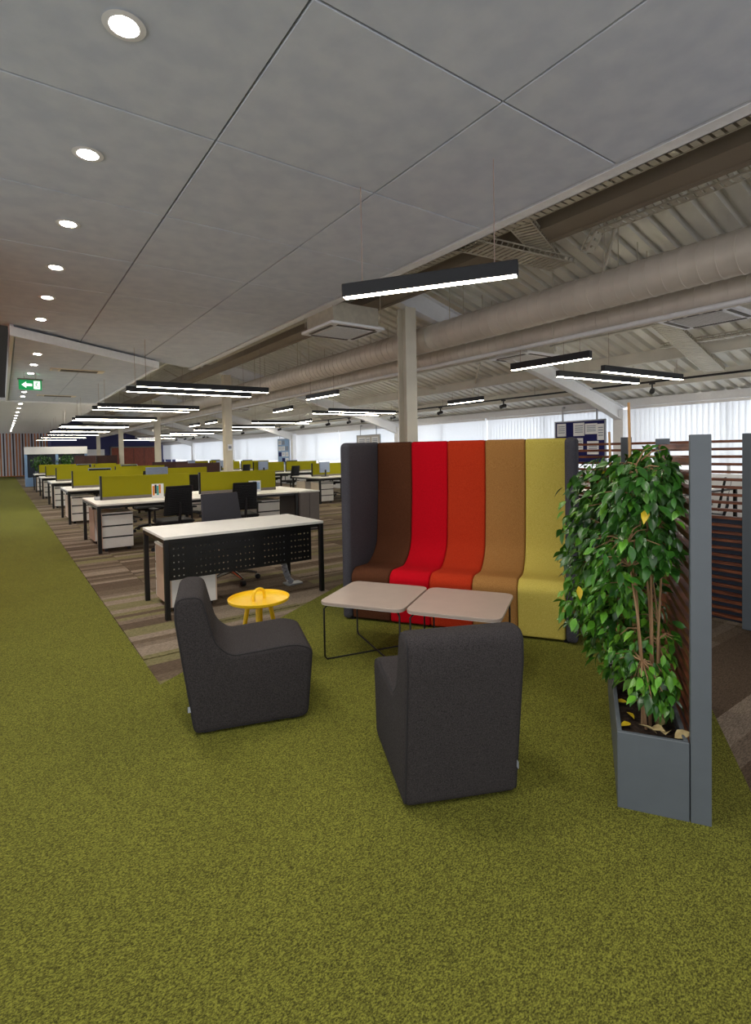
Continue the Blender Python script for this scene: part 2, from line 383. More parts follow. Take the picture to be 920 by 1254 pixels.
# ================================================================ ROOF, BEAMS, COLUMNS, WALLS
SL = .27
def deck(x): return 2.5 + SL * (11 - x)
rm = MB(); pitch = .22; y = -3.0
prof = []
while y < 48:
    for dy, dz in ((0, 0), (.11, 0), (.13, .06), (.2, .06)): prof.append((y + dy, dz))
    y += pitch
xa, xb = 2.6, 11.4
vs = [(xa, yy, deck(xa) + dz) for yy, dz in prof] + [(xb, yy, deck(xb) + dz) for yy, dz in prof]
n = len(prof); rm.add(vs, [(i, i + 1, n + i + 1, n + i) for i in range(n - 1)])
rf = rm.build('ceiling_roof_deck', 'roof'); struct(rf, 'pitched corrugated metal roof deck')
sd = rf.modifiers.new('thick', 'SOLIDIFY'); sd.thickness = .02; sd.offset = 1
for k, x in enumerate((4.05, 5.2, 6.5, 7.7, 8.9, 10.0)):
    zz = deck(x)
    struct(MB().box(x - .03, -2.9, zz - .2, x + .03, 46, zz - .012).box(x - .03, -2.9, zz - .205, x + .07, 46, zz - .195).build('trim_purlin', 'purlin'), 'long steel purlin under the corrugated roof')
COLY = [-1.6, 6.15, 13.9, 21.7, 29.4, 37.1]
for k, y in enumerate(COLY):
    # tapered rafter, rest on the column and run down to the window wall
    top = lambda x: deck(x) - .21
    r_ = MB().prismy([(3.6, top(3.6)), (3.6, top(3.6) - .34), (9.6, top(9.6) - .24), (10.98, 1.98), (10.98, top(10.98))], y - .012, y + .012)
    for off, dz in ((0, 0), (1, 0)):
        pts = [(3.6, top(3.6) - .34), (9.6, top(9.6) - .24), (10.98, 1.98)] if off else [(3.6, top(3.6)), (10.98, top(10.98))]
        for a, b in zip(pts, pts[1:]): r_.bar((a[0], y, a[1]), (b[0], y, b[1]), .15, .016)
    struct(r_.build('trim_rafter', 'wallwhite' if k else 'wallwhite'), 'sloping white steel rafter')
    if k:
        x0 = 5.0; zt = top(x0) - .33
        c = MB().box(x0 - .1, y - .1, 0, x0 + .1, y - .085, zt).box(x0 - .1, y + .085, 0, x0 + .1, y + .1, zt).box(x0 - .006, y - .085, 0, x0 + .006, y + .085, zt)
        c.box(x0 - .11, y - .14, 0, x0 + .11, y + .14, .015)
        struct(c.build('column', 'steel'), 'cream painted steel H column')
    wc = MB().box(XW - .22, y - .11, 0, XW - .01, y + .11, top(10.98) - .05)
    struct(wc.build('trim_pier', 'wallwhite'), 'white pier of the window wall')
# window wall: sill wall, head beam, piers already built
struct(MB().box(XW, -3, 0, XW + .18, 46, .85).build('wall_right', 'wallwhite'), 'white wall below the windows')
struct(MB().box(XW - .06, -3, 2.31, XW + .18, 46, 2.47).build('trim_3', 'wallwhite'), 'white beam above the windows')
wn = 0
ords = ['first', 'second', 'third', 'fourth', 'fifth', 'sixth']
for k in range(len(COLY)):
    y0 = COLY[k] + .14; y1 = (COLY[k + 1] if k + 1 < len(COLY) else 45.9) - .14
    wn += 1
    fr = MB(); m_ = 4; stp = (y1 - y0) / m_
    fr.box(XW + .04, y0, .85, XW + .1, y1, .91).box(XW + .04, y0, 2.25, XW + .1, y1, 2.31)
    for i in range(m_ + 1): fr.box(XW + .04, y0 + i * stp - .03, .91, XW + .1, y0 + i * stp + .03, 2.25)
    wo = fr.build('window_%d' % wn, 'trim'); struct(wo, 'wide white framed window')
    for i in range(m_): MB().box(XW + .065, y0 + i * stp + .03, .91, XW + .072, y0 + (i + 1) * stp - .03, 2.25).build('pane', 'glass', wo)
    # vertical blinds, one set for each half of the bay
    for h in range(2):
        a = y0 + h * (y1 - y0) / 2 + .05; b = y0 + (h + 1) * (y1 - y0) / 2 - .05
        t = thing('vertical_blind', 'white vertical louvre blind, %s half of the %s window bay from the slat partition' % (('near', 'far')[h], ords[k]), 'blind', (XW - .05, (a + b) / 2, 2.28), 0, 'vertical blinds along the window wall')
        L_ = (b - a) / 2
        MB().box(-.03, -L_, -.03, .03, L_, .02).build('headrail', 'trim', t)
        sm = MB(); ny = int((b - a) / .1); rr = math.radians(-20)
        for i in range(ny):
            yc = -L_ + (i + .5) * (b - a) / ny; dy = .062 * math.cos(rr); dx = .062 * math.sin(rr); zb = -1.18
            sm.add([(-dx, yc - dy, zb), (dx, yc + dy, zb), (dx, yc + dy, -.03), (-dx, yc - dy, -.03)], [(0, 1, 2, 3)])
        so = sm.build('louvres', 'blind', t); so['kind'] = 'stuff'
# far end walls
pw = MB().box(3.2, 46, 0, 12, 46.15, 4.8).build('wall_back', 'purple'); struct(pw, 'dark purple end wall')
dr = MB().box(7.1, 45.9, 0, 10.3, 46, 2.1).build('door_1', 'doorwood'); struct(dr, 'wide red-brown wooden doors in the purple wall')
for x in (7.9, 8.7, 9.5): MB().box(x - .01, 45.88, .05, x + .01, 45.905, 2.05).build('door_joint', 'black', dr)
struct(MB().box(7.0, 45.88, 0, 7.1, 46, 2.2).box(10.3, 45.88, 0, 10.4, 46, 2.2).box(7, 45.88, 2.1, 10.4, 46, 2.2).build('trim_4', 'cabgrey'), 'grey frame of the wooden doors')
struct(MB().box(3.3, 45.9, .9, 6.6, 45.98, 2.0).build('window_9', 'trim'), 'pale glazed hatch in the purple wall')
struct(MB().box(-1.2, 5.5, 0, -1.1, 12, 3.3).build('wall_left', 'orangewall'), 'orange wall beside the walkway')

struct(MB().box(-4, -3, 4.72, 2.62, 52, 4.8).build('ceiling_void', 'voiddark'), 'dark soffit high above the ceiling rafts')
struct(MB().box(-4.1, -3, 3.3, -4, 52, 4.75).build('wall_left_light_block', 'voiddark'), 'unseen dark upper wall added left of the walkway to block light')  # added out of view to keep world light out of the roof void
struct(MB().prismy([(-4, 3.4), (11.3, 3.4 - 1.0), (11.3, deck(11.3)), (2.6, deck(2.6)), (2.6, 4.75), (-4, 4.75)], -3.2, -3.02).build('wall_front_light_block', 'wallwhite'), 'unseen gable wall added above the room behind to block light')  # added gable, closes the rear so the roof space stays darker

# ================================================================ CEILING SERVICES
def duct(name, label, x, z, r, y0, y1, seam):
    t = thing(name, label, 'duct', (x, y0, z))
    MB().tube([(0, 0, 0), (0, y1 - y0, 0)], r, 40).build('duct_pipe', 'duct', t)
    rg = MB(); yy = .1
    while yy < min(y1 - y0, 26):
        rg.tube([(0, yy, 0), (0, yy + .012, 0)], r + .006, 40); yy += seam
    o = rg.build('seam_rings', 'duct', t); o['kind'] = 'stuff'
    yy = 1.2
    while yy < min(y1 - y0, 26):
        MB().tube([(-r * .7, yy, r * .7), (-r * .7, yy, deck(x) - z)], .006, 6).build('hanger', 'galv', t); MB().tube([(r * .7, yy, r * .7), (r * .7, yy, deck(x) - z - .06)], .006, 6).build('hanger', 'galv', t); yy += 2.4
    return t
duct('spiral_duct', 'large round spiral ventilation duct running past the columns', 5.5, 3.195, .2, -2.8, 44, .16)
duct('spiral_duct', 'slimmer lower round duct tucked behind the large duct', 6.15, 3.02, .15, -2.8, 44, .16)
pp = thing('service_pipe', 'thin pale pipe strapped under the round ducts', 'pipe', (5.85, -2.8, 2.84))
MB().tube([(0, 0, 0), (0, 40, 0)], .028, 10).build('pipe', 'trim', pp)
for k in (1, 4, 7, 10, 14, 18, 24, 30): MB().tube([(0, k, .02), (0, k, deck(5.85) - 2.84)], .005, 6).build('hanger', 'galv', pp)
# long boxed beam beside the raft, with upper edge strip
bm_ = MB().box(4.38, -2.9, 3.6, 4.68, 30, 3.78).box(4.66, -2.9, 3.585, 4.72, 30, 3.6)
struct(bm_.build('trim_5', 'beam'), 'taupe boxed beam along the roof beside the raft')
# cable trays
def tray(label, pts, wd, group=None):
    t = thing('cable_tray', label, 'cable tray', pts[0]); o0 = Vector(pts[0])
    a = MB(); b = MB()
    for p, q_ in zip(pts, pts[1:]):
        p = Vector(p) - o0; q_ = Vector(q_) - o0; d = (q_ - p); L_ = d.length; d.normalize()
        sd = d.cross(Vector((0, 0, 1)));
        if sd.length < .1: sd = Vector((0, 1, 0))
        sd.normalize(); up = sd.cross(d).normalized()
        for s_ in (-1, 1):
            for hh in (.0, .055): a.bar(p + sd * s_ * wd / 2 + up * hh, q_ + sd * s_ * wd / 2 + up * hh, .008, .014, up)
            k = .05
            while k < L_: a.bar(p + d * k + sd * s_ * wd / 2, p + d * (k + .03) + sd * s_ * wd / 2 + up * .055, .006, .018, sd); k += .075
        k = .05
        while k < L_: b.bar(p + d * k - sd * wd / 2, p + d * k + sd * wd / 2, .046, .006, up); k += .07
    a.build('side_rails', 'galv', t); o = b.build('rungs', 'galv', t); o['kind'] = 'stuff'
    return t
tray('wide perforated cable tray crossing from the raft to the round duct', [(3.6, 3.80, 3.5), (5.25, 3.62, 3.5)], .3)
tray('cable tray above the wide crossing tray, set at a slant', [(3.62, 3.1, 3.58), (5.22, 3.75, 3.58)], .22)
tray('cable tray hung along the raft edge', [(3.86, -2.8, 3.5), (3.86, 12, 3.5)], .16)
tray('dropped cable tray with a vertical bend beside the boxed beam', [(4.95, -2.8, 3.62), (4.95, 3.0, 3.62), (4.95, 3.12, 3.45)], .12)
tray('perforated tray crossing below the roof towards the windows', [(7.3, 3.55, 3.12), (9.6, 3.8, 2.66)], .28)
tray('lengthwise tray near the ceiling cassette by the windows', [(8.3, -2.5, 2.95), (8.3, 4.0, 2.95)], .18)
def brace(p, q_, label='slim steel bracing rod under the roof'):
    p = Vector(p); t = MB().tube([(0, 0, 0), Vector(q_) - p], .022, 8).build('bracing_rod', 'purlin'); t.location = p
    tag(t, label, 'rod', 'bracing rods under the roof')
for k in range(0, 5):
    y = COLY[1] + k * 7.75 - 3.8
    brace((4.3, y - .2, deck(4.3) - .1), (6.5, y + 1.6, deck(6.5) - .1)); brace((6.5, y + 1.6, deck(6.5) - .1), (8.9, y - .3, deck(8.9) - .1))
    brace((8.0, y - 2.6, deck(8.0) - .1), (10.0, y - .4, deck(10.0) - .1))

def cassette(label, x, y, z):
    t = thing('ceiling_cassette', label, 'air conditioner', (x, y, z))
    h = .43
    MB().prism(round_poly([(-h, -h), (h, -h), (h, h), (-h, h)], .04, 3), .0, .035).build('face_panel', 'trim', t, .006)
    MB().box(-.36, -.36, .035, .36, .36, .3).build('unit_body', 'galv', t)
    MB().box(-.27, -.27, -.006, .27, .27, .0).build('intake_grille', 'grille', t)
    gl = MB(); [gl.box(-.27, -.27 + k * .03, -.012, .27, -.262 + k * .03, -.006) for k in range(19)]
    gl.build('grille_bars', 'grille', t)
    for s_ in (-1, 1):
        MB().box(-.3, s_ * .35 - .022, -.008, .3, s_ * .35 + .022, .0).build('air_slot', 'slot', t); MB().box(s_ * .35 - .022, -.3, -.008, s_ * .35 + .022, .3, .0).build('air_slot', 'slot', t)
    for a in (-1, 1):
        for b in (-1, 1): MB().tube([(a * .38, b * .38, .1), (a * .38, b * .38, deck(x + a * .38) - z)], .006, 6).build('hanger', 'galv', t)
cassette('white square ceiling cassette close to the raft edge and nearest column', 3.93, 6.25, 3.12)
cassette('white ceiling cassette hanging beyond the round ducts, above the near window desks', 7.1, 2.9, 3.0)
cassette('white ceiling cassette behind the near pendant lamps past the column', 7.45, 5.95, 3.02)
cassette('small far ceiling cassette over the second bench row', 6.9, 11.6, 3.05)
cassette('far ceiling cassette beside the duct near the third bench row', 7.0, 18.5, 3.05)

# pendants
PB = 2.58
def pendant(label, p, q_, top=None, group=None):
    p, q_ = Vector(p), Vector(q_); c = (p + q_) / 2; L_ = (q_ - p).length; a = math.atan2(q_.y - p.y, q_.x - p.x)
    t = thing('pendant_lamp', label, 'pendant lamp', (c.x, c.y, PB), a, group)
    h = L_ / 2
    MB().box(-h, -.035, .004, h, .035, .1).build('housing', 'pend', t, .004, 1)
    MB().box(-h + .012, -.029, 0, h - .012, .029, .006).build('diffuser', 'glow', t)
    for s_ in (-1, 1):
        X_ = c.x + s_ * (h - .15) * math.cos(a); Y_ = c.y + s_ * (h - .15) * math.sin(a)
        zt = HC if X_ < 3.44 and Y_ < 9 + X_ * .75 else (H2 if X_ < 2.6 and Y_ < 19.5 else deck(X_) if X_ > 2.62 else H2)
        if abs(X_ - 5.5) < .2: zt = 3.195 - math.sqrt(.2 ** 2 - (X_ - 5.5) ** 2)
        if abs(X_ - 6.15) < .15: zt = 3.02 - math.sqrt(.15 ** 2 - (X_ - 6.15) ** 2)
        MB().tube([(s_ * (h - .15), 0, .1), (s_ * (h - .15), 0, zt - PB)], .003 if zt > 3.4 else .0035, 5).build('cable', 'wirec', t)
M['wirec'] = mat('suspension_wire', 'a08a80', .5, var=.05)
pendant('short black linear pendant hung from the raft over the lounge', (2.079, 3.282), (2.772, 2.252))
ROWY = [8.72, 12.95, 17.35, 21.9, 26.3]
for k, y in enumerate(ROWY):
    pendant('long black linear pendant over the near side of the %s bench row from the lounge' % ords[k], (1.82, y + .5), (4.1, y + .44))
    pendant('long black linear pendant over the far side of the %s bench row from the lounge' % ords[k], (1.81, y + 1.3), (4.09, y + 1.26))
for (p, q_), lb in ((((6.024, 5.03), (6.1, 3.83)), 'short black pendant beside the ducts, lengthwise of the room, near the tall fern-like tree'.replace('fern-like tree', 'leafy plant')),
                    (((7.2, 5.1), (9.35, 4.95)), 'long black pendant by the windows, the one further from the leafy plant'),
                    (((7.36, 4.43), (9.55, 4.3)), 'long black pendant by the windows, the one nearer the slatted partition'),
                    (((9.1, 9.6), (9.06, 8.4)), 'short black pendant close to the windows seen above the red sofa pad'),
                    (((5.36, 10.0), (5.4, 8.8)), 'short black pendant beside the round duct past the nearest column'),
                    (((7.4, 13.5), (9.7, 13.4)), 'long black pendant over the near side of the window desks of the second row'),
                    (((7.45, 12.65), (9.75, 12.6)), 'long black pendant just before the window desks of the second row'),
                    (((6.19, 13.5), (6.15, 12.3)), 'short black pendant beside the second column'),
                    (((9.19, 17.9), (9.1, 16.7)), 'short black pendant near the windows between the second and third rows'),
                    (((7.5, 18.3), (9.8, 18.2)), 'long black pendant over window desks of the third row, near side'),
                    (((7.5, 21.4), (9.8, 21.3)), 'long black pendant over window desks of the fourth row, near side'),
                    (((7.2, 24.4), (9.5, 24.4)), 'long black pendant over window desks of the fourth row, far side'),
                    (((7.2, 28.6), (9.5, 28.5)), 'long black pendant over the farthest window desks'),
                    (((6.2, 21.5), (6.2, 20.3)), 'short black pendant beside the third column'),
                    (((6.2, 19.5), (6.2, 18.3)), 'short black pendant between the second and third columns')):
    pendant(lb, p, q_)
for k, y in enumerate((31, 36, 41)):
    w_ = ('first', 'second', 'last')[k]
    pendant('long black pendant beyond the bench rows, walkway side, %s before the purple wall' % w_, (1.9, y), (4.2, y), group='pendants at the far end'); pendant('long black pendant beyond the bench rows, window side, %s before the purple wall' % w_, (7.2, y + .5), (9.5, y + .5), group='pendants at the far end')

# recessed downlights
def downlight(x, y, z, label, group, lamp):
    t = thing('recessed_downlight', label, 'downlight', (x, y, z), 0, group)
    MB().lathe([(.085, -.002), (.09, -.006), (.062, -.01), (.058, -.004)], 28).build('trim_ring', 'trim', t)
    MB().lathe([(.052, -.012), (.0001, -.0125)][::-1], 20).build('lens', 'dglow', t)
    if lamp:
        l = bpy.data.lights.new('downlight_beam', 'SPOT'); l.energy = lamp; l.spot_size = math.radians(125); l.spot_blend = .7; l.shadow_soft_size = .05; l.color = (1, .95, .88)
        o = bpy.data.objects.new('downlight_beam', l); COL.objects.link(o); o.parent = t; o.location = (0, 0, -.03)
for k in range(-3, 6):
    y = 2.55 + 1.2 * k
    downlight(.5, y, HC, 'round recessed downlight glowing in the near grey ceiling raft', 'downlights of the near raft', DOWN_W)
for k in range(7):
    downlight(.55, 10.6 + 1.25 * k, H2, 'round recessed downlight glowing in the lower beige raft', 'downlights of the lower raft', DOWN_W)
for k in range(12):
    downlight(.55, 20.6 + 1.9 * k, H2, 'round recessed downlight glowing in the far white raft', 'downlights of the far raft', DOWN_W if k % 2 else 0)
# slot diffusers and exit sign
for (x, y, lb) in ((1.32, 12.3, 'long slot air diffuser in the lower raft, nearer one'), (1.34, 17.6, 'long slot air diffuser in the lower raft, farther one')):
    t = thing('slot_diffuser', lb, 'air vent', (x, y, H2))
    MB().box(-.48, -.17, -.014, .48, .17, -.001).build('frame', 'cream', t); MB().box(-.3, -.12, -.02, .36, .12, -.012).build('slot', 'slot', t)
    MB().box(-.44, -.12, -.02, -.34, .12, -.012).build('end_louvre', 'grille', t)
ex = thing('exit_sign', 'green emergency exit sign with white arrow and running figure', 'sign', (.53, 13.0, 2.86))
MB().box(-.2, -.02, 0, .2, .02, .2).build('sign_panel', 'signgreen', ex)
MB().box(-.22, -.025, .2, .22, .025, .23).tube([(-.1, 0, .23), (-.1, 0, H2 - 2.86)], .006, 6).tube([(.1, 0, .23), (.1, 0, H2 - 2.86)], .006, 6).build('bracket', 'cabgrey', ex)
MB().prismy([(-.15, .1), (-.07, .165), (-.07, .125), (.03, .125), (.03, .075), (-.07, .075), (-.07, .035)], -.024, -.02).build('arrow', 'signwhite', ex)
MB().box(.06, -.024, .02, .17, -.02, .18).build('doorway', 'signwhite', ex)
fg = MB().prismy([(.105, .148), (.125, .148), (.125, .168), (.105, .168)], -.027, -.024)
for a, b in (((.115, .145), (.105, .095)), ((.113, .135), (.09, .12)), ((.09, .12), (.08, .105)), ((.113, .135), (.138, .125)), ((.105, .095), (.085, .07)), ((.085, .07), (.068, .07)), ((.105, .095), (.13, .075)), ((.13, .075), (.135, .04))):
    fg.bar((a[0], -.0255, a[1]), (b[0], -.0255, b[1]), .012, .003, (0, 1, 0))
fg.build('running_figure', 'signgreen', ex)
# track with spotlights
XT, ZT = 9.75, 2.615
tk = thing('lighting_track', 'long black lighting track hung along the window side', 'lighting track', (XT, -2.5, ZT))
MB().box(-.018, 0, 0, .018, 40, .035).build('rail', 'black', tk)
for k in range(1, 40, 3): MB().tube([(0, k, .03), (0, k, deck(XT) - ZT)], .003, 5).build('hanger', 'black', tk)
def spot(y, rz):
    t = thing('track_spotlight', 'black track spotlight clipped under the lighting track', 'spotlight', (XT, y, ZT), rz, 'spotlights on the track')
    MB().box(-.02, -.05, -.03, .02, .05, .0).box(-.012, -.012, -.12, .012, .012, -.02).build('stem', 'black', t)
    MB().tube([(-.06, 0, -.13), (.1, 0, -.17)], .045, 14).build('head', 'black', t)
for y in (4.9, 8.4, 10.6, 12.7, 14.3, 15.2, 16.6, 18.6, 20.7, 24.9, 26.9, 30.3, 31.0, 33.1, 34.9, 37.0): spot(y, PI + .5 * math.sin(y * 3))

# ================================================================ LOUNGE FURNITURE
# --- armchairs (outline in depth/height; +y is the front)
AP = [(.0, .012), (-.08, .60), (-.08, .735), (.06, .73), (.125, .47), (.20, .405), (.53, .425), (.635, .39), (.60, .012)]
AR = [.04, .3, .07, .06, .25, .09, .2, .06, .05]
def armchair(label, loc, rz):
    t = thing('lounge_chair', label, 'armchair', (loc[0], loc[1], 0), rz)
    pr_ = densify(round_poly(AP, AR, 8), .02); W_ = .248
    MB().soft(pr_, -W_, W_, .03).build('upholstered_body', 'greyfab', t)
    # piping along both side rims
    for s_ in (-1, 1):
        k = len(pr_); pts = []
        for i in range(k):
            a, b = pr_[i - 1], pr_[(i + 1) % k]; d = Vector((b[0] - a[0], b[1] - a[1])).normalized()
            pts.append((s_ * (W_ - .008), pr_[i][0] + d.y * .009, pr_[i][1] - d.x * .009))
        MB().tube(pts + [pts[0]], .0035, 6, False).build('seam_piping', 'seam', t)
    MB().box(.236, -.026, .13, .2385, -.008, .16).build('side_tag', 'tag', t)
    MB().box(-.22, .05, 0, -.16, .11, .016).build('foot', 'blackp', t); MB().box(.16, .05, 0, .22, .11, .016).build('foot', 'blackp', t)
    MB().box(-.22, .49, 0, -.16, .55, .016).build('foot', 'blackp', t); MB().box(.16, .49, 0, .22, .55, .016).build('foot', 'blackp', t)
M['seam'] = mat('dark_seam', '232123', .9, var=.1, scale=90)
armchair('charcoal wool lounge chair seen from its side, next to the yellow table', (.838, 2.963), math.radians(-108))
armchair('charcoal wool lounge chair seen from behind, facing the colourful sofa', (1.503, 1.537), math.radians(-24.5))

# --- high-backed sofa
SW, SD = 1.914, .80
sf = thing('high_back_sofa', 'tall dark grey high-backed sofa with five coloured wave-shaped pads', 'sofa', (2.37, 3.865, 0), RZ)
PP = [(.03, .02), (.015, .22), (.0, .40), (.07, .455), (.40, .425), (.60, .55), (.655, 1.05), (.665, 1.54), (.735, 1.545), (.74, .02)]
PR = [.02, .2, .09, .12, .25, .35, .5, .04, .03, .02]
pprof = densify(round_poly(PP, PR, 10), .025)
pw_ = (SW - .17) / 5
for k, (mn, lb) in enumerate((('wool_brown', 'dark brown wool pad'), ('wool_red', 'bright red wool pad'), ('wool_rust', 'rust orange-red wool pad'), ('wool_tan', 'tan brown wool pad'), ('wool_yellow', 'mustard yellow wool pad'))):
    x0 = .085 + k * pw_
    o = MB().soft(pprof, x0 + .001, x0 + pw_ - .001, .02).build('seat_pad', mn, sf); o['label'] = lb
sp = densify(round_poly([(0, .012), (0, 1.535), (SD, 1.545), (SD, .012)], [.04, .06, .06, .04], 8), .05)
for a in (0, SW - .085):
    o = MB().soft(sp, a, a + .085, .035, 6).build('side_wing', 'sofagrey', sf); o['label'] = 'dark grey upholstered wing'
MB().soft(densify(round_poly([(.735, .05), (.735, 1.54), (SD + .01, 1.54), (SD + .01, .05)], .03, 5), .06), .08, SW - .08, .01).build('back_shell', 'sofagrey', sf)
for x in (.08, SW - .08):
    for y in (.06, SD - .08): MB().lathe([(.022, 0), (.025, .02)], 12, (x, y)).build('foot', 'blackp', sf)

# --- coffee tables
def coffee(label, c):
    t = thing('coffee_table', label, 'coffee table', (c[0], c[1], 0), RZ); h = .31
    MB().prism(round_poly([(-h, -h), (h, -h), (h, h), (-h, h)], .075, 8), .401, .421).build('table_top', 'table', t, .003)
    MB().prism(round_poly([(-h + .003, -h + .003), (h - .003, -h + .003), (h - .003, h - .003), (-h + .003, h - .003)], .072, 8), .397, .4012).build('top_underside', 'tedge', t)
    q = h - .03
    for sx, sy in ((-1, -1), (1, -1), (1, 1), (-1, 1)):
        pts = [(sx * (q - .07), sy * (q - .07), .39), (sx * (q - .02), sy * (q - .02), .388), (sx * q, sy * q, .365), (sx * q, sy * q, .03), (sx * (q - .012), sy * (q - .012), .008), (sx * (q - .04), sy * (q - .04), .007), (0, 0, .007)]
        MB().tube(pts, .0065, 8).build('rod_leg', 'black', t)
coffee('square taupe coffee table with rounded corners, the one nearer the yellow table', (2.19, 3.10))
coffee('square taupe coffee table with rounded corners, the one behind the chair facing the sofa', (2.53, 2.565))

# --- yellow tray table
yt = thing('tray_table', 'round yellow tray table with loop handle', 'side table', (1.43, 3.44, 0), .3)
MB().lathe([(.0005, .432), (.19, .432), (.208, .44), (.212, .458), (.207, .46), (.2, .444), (.188, .44), (.0005, .44)], 48).build('tray_top', 'yellow', yt)
MB().tube([(-.048, 0, .438)] + [(-.048 * math.cos(a), 0, .475 + .04 * math.sin(a)) for a in [PI * k / 10 for k in range(11)]] + [(.048, 0, .438)], .011, 10).build('handle', 'yellow', yt)
for k in range(4):
    a = PI / 4 + k * PI / 2
    MB().tube([(.07 * math.cos(a), .07 * math.sin(a), .434), (.15 * math.cos(a), .15 * math.sin(a), 0)], [.017, .011], 12).build('leg', 'yellow', yt)

# --- planter with slatted screen
PL = 1.1
pt = thing('planter_screen', 'blue-grey planter box with a tall post and dark wood slat screen', 'planter', (1.985, 1.143, 0), RZ)
MB().box(0, 0, 0, .253, .018, .313).box(0, .018, 0, .018, PL - .018, .313).box(.235, .018, 0, .253, PL - .018, .313).box(0, PL - .018, 0, .253, PL, .313).box(.018, .018, 0, .235, PL - .018, .02).build('planter_box', 'planter', pt, .002, 1)
MB().box(.257, 0, 0, .327, .03, 1.50).build('post', 'planter', pt, .002, 1); MB().box(.257, PL - .03, 0, .327, PL, 1.50).build('post', 'planter', pt, .002, 1)
MB().box(.018, .018, .02, .235, PL - .018, .265).build('soil', 'soil', pt)
z_ = .05
while z_ < 1.48:
    o = MB().box(.27, .03, z_, .31, PL - .03, z_ + .026).build('slat', 'wood', pt); z_ += .0605
# --- slat partition behind the plant
sp2 = thing('slat_partition', 'long dark wood slat partition with blue-grey posts, solid lower half', 'partition', (4.76, .655, 0))
for y in (0, .99, 1.98, 2.97):
    MB().box(-.035, y - .035, 0, .035, y + .035, 1.545).build('post', 'planter', sp2, .002, 1)
for s_, (a, b) in enumerate(((.035, .955), (1.025, 1.945), (2.015, 2.935))):
    MB().box(.012, a, .03, .03, b, .86).build('backing_panel', 'darkpot', sp2)
    z_ = .06
    while z_ < 1.53:
        MB().box(-.03, a, z_, .01, b, z_ + .022).build('slat', 'wood', sp2); z_ += .0615

# --- ficus plants
rnd = random.Random(7)
def leaf_mesh(name, mn, L_, W_):
    # folded blade with a pointed tip, base at origin, grows along +y
    pr_ = [(0, 0), (.15, .55), (.4, 1), (.65, .78), (.85, .32), (1, 0)]
    v = []; f = []
    for t_, w_ in pr_:
        z0 = -.22 * t_ * t_ * L_
        v += [(-w_ * W_ / 2, t_ * L_, z0 + .18 * w_ * W_), (0, t_ * L_, z0), (w_ * W_ / 2, t_ * L_, z0 + .18 * w_ * W_)]
    for i in range(len(pr_) - 1):
        a = i * 3; f += [(a, a + 1, a + 4, a + 3), (a + 1, a + 2, a + 5, a + 4)]
    b = MB().add(v, f); b.smooth = True; me = b.mesh(name); me.materials.append(M[mn]); return me, v, f
LM = [leaf_mesh('leaf', 'leaf', .07, .033), leaf_mesh('leaf', 'leaf', .06, .028), leaf_mesh('leaf', 'leaf2', .064, .031), leaf_mesh('leaf', 'leaf2', .053, .025), leaf_mesh('leaf', 'leafy', .06, .028)]
